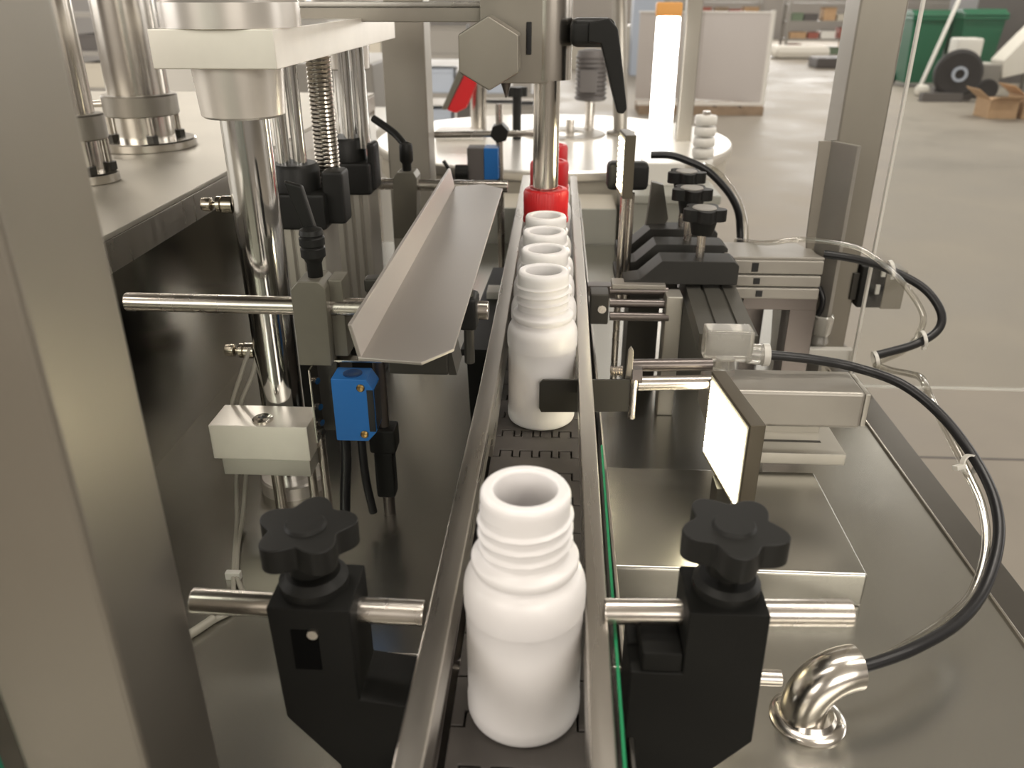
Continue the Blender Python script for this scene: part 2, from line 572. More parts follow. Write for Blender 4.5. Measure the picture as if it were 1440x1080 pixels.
def bottle_prof():
    p = [(0.5, 0.8), (22, 0.8), (27.5, 0), (30, 0.4), (32, 2), (32.8, 4.5), (32.9, 8), (32.9, 12), (32.4, 13.2), (32.4, 60), (32.4, 76.5),
         (32.9, 77.8), (33.3, 80), (33.4, 86), (33.3, 91), (32.7, 95), (31.4, 98.6), (29.6, 101.2), (27.6, 102.8), (26.6, 103.6),
         (26.6, 104.6), (28.2, 105.6), (28.9, 107.4), (28.9, 110.0), (28.0, 111.6), (25.0, 112.6), (24.2, 113.6)]
    z = 114.2
    while z < 140.6:
        p.append((23.4, z))
        z += 0.6
    p += [(23.4, 141.4), (23.6, 146), (23.3, 149.5), (22.0, 151.6), (20.8, 152), (17.6, 152), (16.8, 151.4), (16.4, 150), (16.4, 114), (22, 106),
          (29, 96), (30.5, 84), (30.5, 6), (26, 3), (0.5, 3)]
    return p


GB = 'open white bottles queuing on the belt'
bt = thing('bottle', 'white plastic bottle without cap standing alone nearest the camera', 'bottle', (0, 355, 0))
obj('bottle_body', B().lathe((0, 355, 0), bottle_prof(), 72, fn=lambda a, z, r: thread(a, z, r) if r > 22 and z > 113 else 0), 'hdpe', bt, ang=60)
for y, l in ((722, 'front open white bottle of the queue, touching the flat stop plate'),
             (791, 'second open white bottle of the queue, right behind the front one'),
             (859, 'third open white bottle of the queue, its mouth just showing'),
             (928, 'last open white bottle of the queue, right before the red capped ones')):
    d = dup(bt, (0.5 + (y % 3), y, 0), l, GB)
    d.rotation_euler = (0, 0, y * 0.7)


def cap_prof(r, z0, z1):
    return [(r - 3, z0), (r, z0 + 0.5), (r, z0 + 6), (r - 1, z0 + 6.6), (r - 0.8, z0 + 8), (r - 0.8, z1 - 5), (r - 2.5, z1 - 1.2), (r - 5, z1), (r - 8, z1), (r - 9, z1 - 1.5), (0.5, z1 - 1.5)]


GC = 'white bottles with red caps'
ct = copy_tree(bt)
ct.location = Vector((0, 1020, 0)) * MM
ct['label'] = 'white bottle with red screw cap directly under the pressing rod'
ct['group'] = GC


def ribs(a, z, r):
    return 0.35 * math.cos(48 * a) if r > 24 and z > 133 else 0


obj('cap', B().lathe((0, 1020, 0), cap_prof(28.5, 122, 163), 144, fn=ribs), 'red', ct, label='red ribbed screw cap')
for y, l in ((1205, 'white bottle with red cap just behind the pressing rod'),
             (1345, 'farthest white bottle with red cap at the end of the belt')):
    dup(ct, (2, y, 0), l, GC)

# ================================================================== RODS AND BLACK BRACKETS IN FRONT
def rod(name, a, b, r, label, m='rod', cat='rod', n=32, group=None):
    return one(name, B().cyl(a, b, r, n=n, bev=min(1.0, r * 0.2)), m, label, cat, group)


rod('support_rod', (-188, 355, 70), (-56, 355, 67), 7.2, 'steel rod through the near left bracket holding the left rail')
rod('support_rod', (44, 355, 73), (177, 355, 78), 7.2, 'steel rod through the near right bracket with its end over the table')
rod('cross_rod', (-120, 420, -33), (171, 420, -35), 5.5, 'thin lower rod crossing under the belt near the front')


def star_knob(p, x, y, z, R, h, lobes, ph, stem_to, stem_r, neck_r, neck_h=13, disc=False):
    b = B().prism(starpoly(x, y, R, lobes, 80, ph), 'z', z, z + h, 2.6, 3)
    if not disc:
        b.cyl((x, y, z + h - 0.6), (x, y, z + h + 1.6), R * .42, R * .36, n=32)
    k = obj('star_knob', b, 'black', p)
    if disc:
        obj('cap_insert', B().cyl((x, y, z + h - 0.6), (x, y, z + h + 1.4), R * .56, R * .50, n=32), 'rack', k)
    obj('hub', B().cyl((x, y, z - neck_h), (x, y, z + 1), neck_r * 0.92, neck_r * 1.2, n=28), 'black', k)
    obj('threaded_stem', B().cyl((x, y, stem_to), (x, y, z - neck_h + 1), stem_r, n=16), 'rod', k)
    return k


t = thing('rail_bracket', 'tall black bracket with star knob holding the right front rod', 'bracket', (100, 355, TZ))
obj('bracket_body', B().prism([(58, -96), (58, 49), (86, 49), (86, 91), (128, 91), (129.5, 0), (104, -30), (104, -96)], 'y', 335, 375, 1.5), 'blackmat', t)
obj('lug', B().box(64, 86, 336, 374, 48, 62, 2), 'blackmat', t)
star_knob(t, 108.5, 357, 116, 28.5, 15, 5, 0.35, 92, 5, 13)
obj('collar', B().lathe((108.5, 357, 90), [(18, 0), (18, 6), (15, 9), (8, 9)], 32), 'black', t)
t = thing('rail_bracket', 'tall black bracket with star knob holding the left front rod', 'bracket', (-110, 355, TZ))
obj('bracket_body', B().prism([(-58, -96), (-58, 15), (-92, 20), (-92.5, 84), (-138, 84), (-136, 4), (-108, -34), (-108, -96)], 'y', 335, 375, 1.5), 'blackmat', t)
star_knob(t, -118, 357, 108, 28, 15, 5, 0.95, 84, 5, 13)
obj('collar', B().lathe((-117, 357, 83), [(19, 0), (19, 6), (15, 10), (8, 10)], 32), 'black', t)
obj('slot', B().box(-126, -111, 334.2, 336, 42, 70, 0.6), 'pitch', t)
obj('set_screw', B().cyl((-113.5, 333, 68), (-113.5, 336, 68), 3, n=16), 'rod', t)

# ================================================================== LEFT COLUMN UNIT
t = thing('guide_column', 'thick chromed column nearest the camera, under the cream block', 'column', (-264, 740, TZ))
obj('shaft', B().cyl((-264, 740, TZ), (-264, 740, 285), 21.5, n=48), 'chrome', t)
obj('shaft_base', B().lathe((-264, 740, TZ), [(34, 0), (34, 14), (32, 16), (22, 16)], 40), 'turned', t)
obj('lower_collar', B().lathe((-264, 740, 283), [(34, 0), (36, 2), (38.5, 40), (38.5, 42)], 48), 'turned', t)
t = thing('guide_column', 'thick chromed column farther back beside the threaded spindle', 'column', (-264, 1140, TZ))
obj('shaft', B().cyl((-264, 1140, TZ), (-264, 1140, 296), 21.5, n=48), 'chrome', t)
obj('shaft_base', B().lathe((-264, 1140, TZ), [(34, 0), (34, 14), (32, 16), (22, 16)], 40), 'turned', t)
obj('lower_collar', B().lathe((-264, 1140, 290), [(25, 0), (27, 2), (28.5, 33), (28.5, 35)], 48), 'turned', t)
t = thing('head_block', 'long cream aluminium block clamped across the tops of the two chromed columns', 'block', (-264, 950, 325))
obj('block_body', B().box(-316, -214, 692, 1214, 325, 355, 1.0), 'alu', t)
obj('bush_flange', B().lathe((-264, 740, 355), [(57, 0), (57, 19), (55, 21), (22, 21)], 64), 'turned', t)
obj('bush_flange', B().lathe((-264, 1140, 355), [(50, 0), (50, 17), (48, 19), (22, 19)], 64), 'turned', t)
obj('shaft_end', B().cyl((-264, 740, 374), (-264, 740, 700), 21.5, n=48), 'chrome', t)
obj('shaft_end', B().cyl((-264, 1140, 372), (-264, 1140, 700), 21.5, n=48), 'chrome', t)
t = thing('spindle', 'threaded steel lifting spindle between the black plastic blocks', 'spindle', (-248, 935, 180))


def vthread(a, z, r):
    ph = (z / 4.5 - a / (2 * math.pi)) % 1.0
    return 1.6 * (1 - abs(2 * ph - 1)) - 0.8


obj('threaded_rod', B().lathe((-249, 940, 0), [(13.6, 185 + 1.125 * i) for i in range(125)], 28, fn=vthread), 'polish', t, ang=25)
# thin guide rods, plastic blocks and cylinder bodies
GR = 'twin thin rods'
for x, y, zt in ((-286, 900, 326), (-269, 902, 326)):
    rod('cylinder_rod', (x, y, 205), (x, y, zt), 7.4, ('left' if x < -280 else 'right') + ' thin bright rod of the pair rising from the nearer black block', 'chrome', 'rod', 20, 'twin thin rods over the black blocks')
for x, y, zt in ((-246, 1040, 326), (-229, 1042, 326)):
    rod('cylinder_rod', (x, y, 205), (x, y, zt), 7.4, ('left' if x < -240 else 'right') + ' thin bright rod of the pair rising from the farther black block', 'chrome', 'rod', 20, 'twin thin rods over the black blocks')


def air_cylinder(cx, cy, w, d, z1, zc, label, side):
    t = thing('air_cylinder', label, 'cylinder', (cx, cy, TZ))
    # finned pale body
    poly = []
    n = 5
    x0 = cx - w / 2
    for i in range(n):
        a = x0 + w * i / n
        poly += [(a, cy - d / 2 + 4), (a + 2.0, cy - d / 2), (a + w / n - 3.0, cy - d / 2), (a + w / n - 1.0, cy - d / 2 + 4)]
    poly += [(cx + w / 2, cy + d / 2), (cx - w / 2, cy + d / 2)]
    obj('barrel', B().prism(poly, 'z', TZ + 95, z1), 'anodlight', t)
    obj('base_block', B().box(cx - w / 2 - 2, cx + w / 2 + 2, cy - d / 2 - 2, cy + d / 2 + 2, TZ, TZ + 95, 3), 'black', t)
    h = obj('end_cap', B().box(cx - w / 2 - 3, cx + w / 2 + 3, cy - d / 2 - 4, cy + d / 2 + 4, z1, z1 + 40, 4), 'black', t)
    obj('top_boss', B().lathe((cx - 4, cy, z1 + 40), [(26, 0), (26, 24), (23, 28), (4, 28)], 32), 'black', h)
    obj('side_port', B().box(cx + w / 2 - 2, cx + w / 2 + side, cy - 18, cy + 14, z1 + 4, z1 + 62, 4), 'black', h)
    return t


air_cylinder(-272, 905, 60, 54, 144, 216, 'pale ribbed air cylinder with black end block, nearer of the two', 22)
air_cylinder(-252, 1052, 58, 50, 150, 220, 'pale ribbed air cylinder with black end block, farther of the two', 8)
# fitting sleeves on column side
for z, lab in ((204, 'upper ribbed nickel air fitting sticking out left of the near column'),
               (57, 'lower ribbed nickel air fitting sticking out left of the near column')):
    x1 = -285.5
    t = thing('air_fitting', lab, 'fitting', (x1, 740, z))
    b = B()
    b.lathe((0, 0, 0), [(2.5, 0), (5.5, 0.5), (6, 2), (6, 9), (5, 10), (2.6, 10.5), (2.6, 14), (5, 14.3), (7.2, 15), (7.2, 18.5), (5.4, 19), (5.6, 20), (7.8, 20.5), (7.8, 30)], 24,
            fn=lambda a, zz, r: 0.25 * math.cos(24 * a) if r > 5 else 0)
    b.rot(90, (0, 0, 0), 'Y')
    for v in b.bm.verts:
        v.co += Vector((x1 - 30, 740, z))
    obj('fitting_body', b, 'brass', t)

# cream cylinder block
t = thing('cylinder_block', 'cream rectangular block with a cross-head screw in front of the near column foot', 'block', (-266, 700, -50))
obj('upper_block', B().box(-315, -219, 672, 716, -29, 8, 1.2), 'alu', t)
obj('lower_block', B().box(-308, -221, 674, 714, -48, -29.5, 1.0), 'anodlight', t)
s = obj('screw', B().lathe((-266, 686, 8), [(10, 0), (10, 1.6), (8.5, 2.6), (0.5, 2.6)], 28), 'polish', t)
obj('screw_recess', B().box(-270.5, -261.5, 685, 687, 10.4, 11.2).box(-267, -265, 681.5, 690.5, 10.4, 11.2), 'rubber', s)
for x in (-226, -216):
    rod('post_rod', (x, 690 + (x + 226), TZ), (x, 690 + (x + 226), -2 if x < -220 else 6), 4.5, ('left' if x < -220 else 'right') + ' one of two slim upright rods right of the cream block', 'rod', 'rod', 16, 'slim rods beside the cream block')
rod('post_rod', (-263, 694, TZ), (-263, 694, -48), 6, 'upright rod under the cream block', 'rod', 'rod', 18)

# two wires hanging from the block
t = thing('signal_wire', 'pair of grey wires hanging down left of the cream block', 'wire', (-312, 700, -48))
for k, dx in enumerate((0, 9)):
    obj('wire', B().tube([(-288 + dx * .6, 735, 62 - 8 * k), (-296 + dx, 728, 42 - 6 * k), (-308 + dx, 720, 10), (-309 + dx, 718, -3)], 2.2, 8), 'wire', t)
    obj('wire', B().tube([(-304 + dx * 1.1, 700, -46), (-305 + dx, 690, -70), (-297 + dx * .6, 660, -92), (-285 + dx * .3, 620, -96),
                          (-272 + dx * .3, 580, -97)], 2.2, 8), 'wire', t)
    obj('wire', B().tube([(-272 + dx * .3, 580, -97), (-262 + dx, 552, -97), (-262 + dx * .6, 535, -97), (-268, 522, -97)], 2.2, 8), 'wire', t)
obj('wire_tie', B().box(-279, -265, 578, 584, -100, -92, 1), 'milky', t)
obj('wire_sleeve', B().tube([(-268, 524, -96), (-278, 508, -96), (-290, 492, -96)], 4, 10), 'wire', t)

# ================================================================== MIDDLE LEFT: ROD, CLAMP, SENSOR, CHUTE
rod('support_rod', (-367, 669, 133), (-44, 669, 131), 8.2, 'long steel rod crossing behind the chute with a free left end')
t = thing('rod_clamp', 'olive-grey upright clamp block with black knob on the long rod', 'clamp', (-197, 668, 83))
obj('clamp_body', B().prism([(-212, 82), (-183, 82), (-181.5, 154), (-187, 160), (-205, 160), (-212, 152)], 'y', 652, 686, 1.2), 'olive', t)
obj('clamp_ear', B().box(-183, -170, 664, 690, 86, 158, 2), 'olive', t)
kb = obj('grip_knob', B().lathe((-193.5, 668, 158), [(5, 0), (6.5, 2), (6.5, 14), (8.5, 18), (10.5, 20), (10.5, 27), (9.6, 28), (9.6, 29), (10.8, 30), (10.8, 36), (9.6, 37), (9.6, 38), (10.4, 39), (9.5, 43), (6, 44.5), (0.5, 44.5)], 32), 'black', t)
obj('lever', B().prism([(-201, 196), (-190, 196), (-199, 236), (-214, 240)], 'y', 672, 680, 2), 'black', kb)

t = thing('photo_sensor', 'blue box-shaped photo sensor with two brass screws below the clamp block', 'sensor', (-162, 645, 15))
obj('sensor_body', B().prism([(-180, 16.5), (-151, 16.5), (-143, 26), (-143, 68), (-149, 78), (-180, 78)], 'y', 634, 660, 1.2), 'blue', t)
obj('sensor_lens', B().box(-149, -143.2, 633.2, 634.4, 27, 68, 0.3).box(-148, -142.4, 636, 658, 28, 67, .5), 'rubber', t)
obj('adjuster_dial', B().lathe((-163, 646, 78), [(8.5, 0), (8.5, 0.8), (7, 1.2), (5, 0.4), (.5, 0.4)], 28), 'bluedark', t)
for z in (24, 70):
    obj('screw', B().lathe((0, 0, 0), [(3.6, 0), (3.6, 1), (2.6, 1.8), (0.5, 1.2)], 16).rot(90, (0, 0, 0), 'X'), 'gold', t).location = \
        Vector((-154, 633.8, z)) * MM
t2 = thing('sensor_bracket', 'thin bent steel bracket carrying the blue sensor', 'bracket', (-197, 655, 15))
obj('top_tab', B().prism([(-200, 662), (-140, 662), (-140, 668), (-200, 680)], 'z', 81.5, 83.4, .3), 'polish', t2)
obj('side_plate', B().box(-201, -199, 640, 678, 10, 83, .4), 'mirror', t2)
obj('back_plate', B().box(-200, -181, 661, 663, 12, 82, .4), 'dark', t2)
for z in (70, 44, 28, 18):
    obj('bolt', B().cyl((-199, 648, z), (-195, 646, z), 3.2, n=12), 'rod', t2)
for i, pts in enumerate(([(-176, 648, 17), (-177, 648, -10), (-180, 646, -40), (-182, 644, -66)],
                         [(-162, 652, 17), (-163, 655, -12), (-163, 660, -45), (-160, 664, -80)])):
    one('sensor_cable', B().tube(pts, 5 if i == 0 else 4, 12), 'rubber',
        ('thick black cable hanging from the left half of the blue sensor', 'black cable hanging from the right half of the blue sensor')[i], 'cable')

# chute
t = thing('reject_chute', 'long flat steel chute tray with an upturned left edge beside the rails', 'chute', (-88, 780, 152))
obj('tray_floor', B().prism([(-121, 508), (-76, 502), (-57, 527), (-56, 1052), (-84, 1078), (-118, 1062)], 'z', 152.5, 155, 0.7), 'chute', t)
obj('side_flange', B().prism([(-121, 152.5), (-118.5, 154), (-123.5, 178.5), (-126.5, 178.5)], 'y', 509, 1060, 0.6), 'chute', t)
obj('mount_block', B().box(-112, -66, 560, 600, 118, 152.3, 2), 'dark', t)
obj('gusset', B().prism([(-66, 118), (-60, 118), (-66, 150)], 'y', 562, 598), 'dark', t)
t = thing('chute_stand', 'slim dark upright stand with black clamp right of the blue sensor', 'stand', (-150, 692, TZ))
obj('upright', B().cyl((-150, 692, TZ), (-150, 692, 152), 6, n=18), 'gunmetal', t)
obj('upper_arm', B().box(-156, -104, 684, 700, 140, 152.3, 2), 'dark', t)
cl = obj('clamp', B().box(-163, -137, 680, 704, -24, 2, 3), 'black', t)
obj('clamp_tail', B().box(-160, -141, 682, 700, -76, -24, 3), 'black', cl)
t = thing('cross_clamp', 'small black cross clamp on the long rod end beside the left rail', 'clamp', (-62, 669, 100))
obj('clamp_body', B().box(-70, -53, 655, 683, 116, 146, 4), 'black', t)
obj('pin', B().cyl((-61, 663, 84), (-61, 663, 152), 4.6, n=18), 'dark', t)
t = thing('belt_bracket', 'black angled bracket plate beside the left rail behind the chute', 'bracket', (-70, 880, TZ))
obj('plate', B().prism([(-92, 850), (-56, 850), (-56, 1160), (-78, 1160)], 'z', 8, 16, 1), 'black', t)
obj('upright', B().prism([(-88, TZ), (-62, TZ), (-58, 10), (-92, 10)], 'y', 900, 1000, 1), 'black', t)
obj('pale_pad', B().box(-76, -54, 1020, 1050, 16, 26, 1), 'milky', t, label='pale plastic pad')

# far left clamp
rod('support_rod', (-234, 1100, 149), (-52, 1100, 147), 7.5, 'steel rod in the second clamp behind the far end of the chute')
t = thing('rod_clamp', 'olive-grey upright clamp block with black lever behind the chute', 'clamp', (-190, 1100, 78))
obj('clamp_body', B().prism([(-208, 78), (-176, 78), (-172, 160), (-176, 167), (-198, 167), (-204, 160)], 'y', 1085, 1118, 1.2), 'olive', t)
obj('grip_knob', B().lathe((-187, 1100, 166), [(5, 0), (6, 2), (6, 10), (9, 14), (9, 32), (8, 36), (.5, 37)], 24), 'black', t)
obj('lever', B().tube([(-188, 1104, 198), (-205, 1120, 212), (-236, 1140, 228)], [7, 6, 5], 10), 'black', t)
rod('leveling_pin', (-183, 1104, TZ), (-183, 1104, 60), 3, 'thin upright pin below the second clamp', 'rod', 'pin', 12)
# far left sensor
t = thing('photo_sensor', 'blue and black sensor on a thin post beside the far end of the chute', 'sensor', (-120, 1500, 60))
obj('sensor_body', B().box(-118, -92, 1490, 1530, 76, 132, 2), 'blue', t)
obj('sensor_back', B().box(-148, -118, 1490, 1530, 72, 132, 2), 'darkpaint', t)
obj('cable_gland', B().cyl((-170, 1495, 88), (-146, 1495, 88), 14, n=20), 'black', t)
t = thing('sensor_stand', 'thin crossed steel rods with a black cross clamp above the far sensor', 'stand', (-90, 1510, TZ))
obj('upright', B().cyl((-88, 1512, TZ), (-92, 1512, 205), 6.5, n=18), 'rod', t)
obj('cross_bar', B().cyl((-208, 1500, 153), (-24, 1500, 157), 5.5, n=18), 'rod', t)
obj('cross_clamp', B().prism(hexpoly(-90, 157, 17, 15), 'y', 1490, 1525, 2), 'black', t)
one('sensor_cable', B().tube([(-190, 1486, 110), (-178, 1482, 92), (-172, 1484, 70), (-168, 1490, 40), (-166, 1490, -96)], 3.5, 10), 'rubber', 'thin dark cable hanging behind the middle frame post', 'cable')

# ================================================================== PRESS HEAD
t = thing('press_head', 'steel press head with big hexagon nut and black lever over a red cap', 'press', (0, 1020, 164))
obj('press_rod', B().cyl((-1, 1020, 163), (-1, 1020, 300), 15.6, n=40, bev=1), 'polish', t)
obj('rod_sleeve', B().cyl((0, 1022, 290), (0, 1022, 520), 27, n=48), 'polish', t)
obj('head_block', B().box(-77, 0, 996, 1060, 287, 520, 1.5), 'post', t)
h = obj('hex_nut', B().prism(hexpoly(-62, 323, 37, 90), 'y', 925, 972, 2.0), 'post', t)
obj('nut_shank', B().cyl((-62, 970, 323), (-62, 998, 323), 22, n=28), 'post', h)
obj('set_slot', B().box(-25, -19, 993.5, 997, 318, 352, 1), 'rubber', t)
obj('grub_tip', B().cyl((-50, 1030, 290), (-50, 1030, 268), 8, 1, n=14), 'gunmetal', t)
lv = obj('clamp_lever', B().prism([(44, 352), (66, 356), (76, 346), (80, 326), (91, 262), (87, 256), (80, 257), (64, 310), (58, 330), (44, 332)], 'y', 980, 1012, 2, 2), 'black', t)
obj('lever_hub', B().box(24, 74, 985, 1030, 326, 356, 8, 3), 'black', lv)
obj('cross_bar', B().box(-306, -77, 1012, 1040, 351, 366, 1), 'post', t)
obj('bar_flange', B().box(-306, -77, 1036, 1044, 366, 372, 1), 'sheet', t)

# ================================================================== RIGHT SIDE ASSEMBLY
CW = -2.6
t = thing('slide_rail', 'flat grooved aluminium rail running under the black step clamps', 'rail', (205, 950, 20))
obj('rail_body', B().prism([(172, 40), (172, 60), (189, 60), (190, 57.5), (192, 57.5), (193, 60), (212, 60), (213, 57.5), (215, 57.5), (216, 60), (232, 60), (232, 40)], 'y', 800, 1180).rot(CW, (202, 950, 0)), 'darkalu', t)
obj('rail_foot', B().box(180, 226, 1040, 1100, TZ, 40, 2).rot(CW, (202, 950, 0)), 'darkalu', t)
GK = 'black step clamps on the slide rail'


def step_clamp(y, dz, label, kx, kz):
    t = thing('step_clamp', label, 'clamp', (165, y + 20, 60 + dz), GK)
    pr = [(97, 52 + dz), (97, 67 + dz), (116, 70 + dz), (141, 93 + dz), (226, 93 + dz), (232, 88 + dz), (232, 64 + dz), (148, 64 + dz), (134, 52 + dz)]
    obj('clamp_arm', B().prism(pr, 'y', y, y + 38, 1.2), 'arm', t)
    star_knob(t, kx, y + 22, kz, 26.5, 14, 5, 0.3, 93 + dz, 5.2, 14, 17, True)
    return t


step_clamp(950, 0, 'black step clamp with star knob nearest the camera on the slide rail', 188, 138)
step_clamp(1022, 0, 'black step clamp with star knob, middle one on the slide rail', 183, 146)
step_clamp(1098, 0, 'black step clamp with star knob farthest back on the slide rail', 186, 152)
t = thing('clamp_gusset', 'pale grey upright plate left of the farthest step clamp', 'plate', (145, 1130, 60))
obj('plate', B().prism([(134, 60), (150, 60), (168, 100), (158, 146), (142, 150), (139, 100)], 'y', 1126, 1140, 1), 'darkalu', t)
t = thing('belt_side_plate', 'dark grey slab lying under the step clamps beside the right rail', 'plate', (100, 1060, TZ))
obj('slab', B().prism([(92, 995), (168, 995), (168, 1085), (92, 1085)], 'z', 40, 51, 1), 'dark', t)
obj('slab_foot', B().box(110, 150, 1010, 1070, TZ, 40, 1), 'dark', t)
# three stacked cylinders
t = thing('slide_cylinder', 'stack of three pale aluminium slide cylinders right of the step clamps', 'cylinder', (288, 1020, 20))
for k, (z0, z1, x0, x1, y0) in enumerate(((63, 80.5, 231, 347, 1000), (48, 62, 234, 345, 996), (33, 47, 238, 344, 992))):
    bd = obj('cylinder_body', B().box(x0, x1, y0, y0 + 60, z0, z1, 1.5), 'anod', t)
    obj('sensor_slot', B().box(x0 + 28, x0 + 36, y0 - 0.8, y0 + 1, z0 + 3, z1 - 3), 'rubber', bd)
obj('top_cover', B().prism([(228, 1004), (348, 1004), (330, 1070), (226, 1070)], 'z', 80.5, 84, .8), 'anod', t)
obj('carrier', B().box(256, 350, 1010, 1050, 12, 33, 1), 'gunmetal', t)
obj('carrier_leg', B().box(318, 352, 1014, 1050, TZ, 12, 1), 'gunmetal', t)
# angle bracket in front of right post
t = thing('upright_plate', 'tall flat steel plate standing upright before the right frame post', 'bracket', (362, 1075, TZ))
obj('flat_bar', B().prism([(352, 1078), (375, 1036), (381, 1040), (358, 1081)], 'z', TZ + 2, 214, 0.6), 'anod', t)
obj('wing', B().prism([(340, 214), (364, 214), (364, 36), (357, 40), (346, 66), (343, 90)], 'y', 1073, 1077, 0.5), 'post', t)
obj('foot', B().prism([(336, TZ), (400, TZ), (400, -70), (378, -60), (345, -20), (334, 8), (330, -20)], 'y', 1066, 1140, 1), 'post', t)
one('short_hose', B().tube([(362, 1052, 30), (368, 1046, 16), (367, 1046, -2), (360, 1050, -16), (357, 1052, -24)], 4.2, 12), 'rubber', 'short curved black hose hanging on the tall upright plate', 'hose')
t = thing('valve', 'black valve body with grey plate on the outer side of the right post', 'valve', (480, 1160, -30))
obj('valve_body', B().box(449, 484, 1140, 1190, -30, 32, 3), 'black', t)
obj('end_plate', B().box(484, 514, 1142, 1180, -32, 26, 2), 'post', t)
obj('port', B().box(471, 477, 1137, 1141, -8, 6, .5), 'milky', t)
obj('port', B().box(475, 481, 1137, 1141, 18, 28, .5), 'milky', t)
obj('silver_valve_bar', B().box(440, 449, 1146, 1178, -20, 20, 1), 'dark', t)
# clear plastic fitting hung on bracket
t = thing('drip_fitting', 'small clear plastic fitting at the foot of the tall upright plate', 'fitting', (378, 1046, -50))
obj('fitting_cup', B().lathe((371, 1040, -46), [(10, 0), (12, 4), (9, 12), (13, 18), (14, 40), (12, 42), (10, 40), (8, 14)], 20, closed=False), 'ice', t)
obj('white_rail', B().box(345, 412, 1020, 1032, -62, -46, 2), 'milky', t)

# guide rods set (upper) and (lower)
t = thing('rod_slide', 'three slim guide rods with grey end block between right rail and slide rail', 'slide', (120, 930, -30))
for z, y in ((56, 948), (44, 936), (31, 926)):
    obj('guide_rod', B().cyl((80, y, z), (150, y, z), 5.4, n=18), 'gunmetal', t)
obj('top_plate', B().box(82, 146, 940, 966, 60, 66, 1), 'anod', t)
obj('end_block', B().box(145.5, 165, 922, 952, TZ, 58, 2), 'anodlight', t)
obj('rail_bracket', B().box(56, 78, 920, 950, 22, 60, 2), 'dark', t)
obj('bracket_screw', B().cyl((70, 918, 42), (70, 921, 42), 5, n=16), 'rod', t)
t = thing('stopper', 'flat dark steel stop plate reaching across the right rail to the queue', 'stopper', (70, 688, 20))
obj('stop_plate', B().prism([(3, 26), (1, 30), (1, 56), (4, 59.5), (84, 61.5), (85.5, 29), (40, 27)], 'y', 681, 683.5, .5), 'dark', t)
obj('hinge_pin', B().cyl((87.5, 682, 22), (87.5, 682, 62), 3.4, n=18), 'rod', t)
obj('flag', B().prism([(80, 56), (86, 56), (86, 88), (83.5, 92), (81, 88)], 'y', 686, 690, .6), 'post', t)
obj('nut', B().prism(hexpoly(690, 62, 9), 'x', 86, 95), 'gunmetal', t)
obj('spring', B().lathe((0, 0, 0), [(4.6, 66 + .4 * i) for i in range(30)], 16, fn=lambda a, z, r: 1.0 * math.cos(2 * math.pi * z / 2.4)).rot(90, (0, 0, 0), 'Y'), 'rod', t).location = \
    Vector((0, 690, 66)) * MM
obj('piston_rod', B().cyl((92, 690, 54), (162, 692, 56), 7.0, n=24), 'rod', t)
obj('piston_rod', B().cyl((84, 708, 64), (162, 710, 66), 6.0, n=24), 'gunmetal', t)

# stop cylinder with lamp in front
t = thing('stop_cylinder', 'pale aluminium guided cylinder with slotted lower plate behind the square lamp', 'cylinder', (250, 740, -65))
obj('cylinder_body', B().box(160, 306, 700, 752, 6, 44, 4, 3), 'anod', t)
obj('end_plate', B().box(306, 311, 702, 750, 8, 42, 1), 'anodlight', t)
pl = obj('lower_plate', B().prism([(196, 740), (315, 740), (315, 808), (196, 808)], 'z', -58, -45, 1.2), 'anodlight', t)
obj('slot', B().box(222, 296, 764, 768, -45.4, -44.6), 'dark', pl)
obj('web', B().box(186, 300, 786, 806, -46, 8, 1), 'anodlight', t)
obj('plate_leg', B().box(206, 236, 750, 800, TZ, -57, 1), 'anodlight', t)
# air fitting at lamp top
t = thing('air_fitting', 'frosted clear push-in air fitting above the square lamp', 'fitting', (190, 738, 44))
obj('fitting_body', B().box(158, 204, 728, 752, 60, 92, 3, 3), 'ice', t)
obj('fitting_elbow', B().cyl((200, 738, 66), (218, 738, 65), 10, n=20), 'ice', t)
obj('release_ring', B().cyl((215, 738, 65), (221, 738, 65), 11, n=20), 'milky', t)
obj('fitting_base', B().cyl((180, 740, 44), (180, 740, 62), 12, 9, n=20), 'ice', t)
# LED lamps
def led_lamp(nx, ny, fx, fy, z0, z1, th, label, rows, cols, foot):
    """square lamp standing on edge, near edge (nx, ny), far edge (fx, fy), lit side to the left"""
    t = thing('led_lamp', label, 'lamp', ((nx + fx) / 2, (ny + fy) / 2, z0))
    d = Vector((fx - nx, fy - ny, 0)); L = d.length; d.normalize()
    nrm = Vector((-d.y, d.x, 0))
    ang = math.atan2(d.y, d.x)

    def place(b):
        bmesh.ops.rotate(b.bm, verts=b.bm.verts, cent=(0, 0, 0), matrix=Matrix.Rotation(ang, 3, 'Z'))
        bmesh.ops.translate(b.bm, verts=b.bm.verts, vec=(nx, ny, 0))
        return b
    obj('housing', place(B().box(0, L, -th, 0, z0, z1, 1.0)), 'housing', t)
    obj('board', place(B().box(3, L - 3, 0, 0.6, z0 + 3, z1 - 3)), 'ledboard', t)
    b = B()
    for i in range(cols):
        for j in range(rows):
            x = 9 + (L - 18) * i / (cols - 1)
            z = z0 + 9 + (z1 - z0 - 18) * j / (rows - 1)
            r = min((L - 14) / (cols - 1), (z1 - z0 - 14) / (rows - 1)) * 0.32
            b.box(x - r, x + r, 0.6, 1.8, z - r, z + r)
    obj('led_array', place(b), 'led', t, kind='stuff')
    if foot:
        obj('stand', B().box((nx + fx) / 2 - 4, (nx + fx) / 2 + 10, (ny + fy) / 2 - 12, (ny + fy) / 2 + 12, foot, z0 + 1, 1), 'dark', t)
    return t


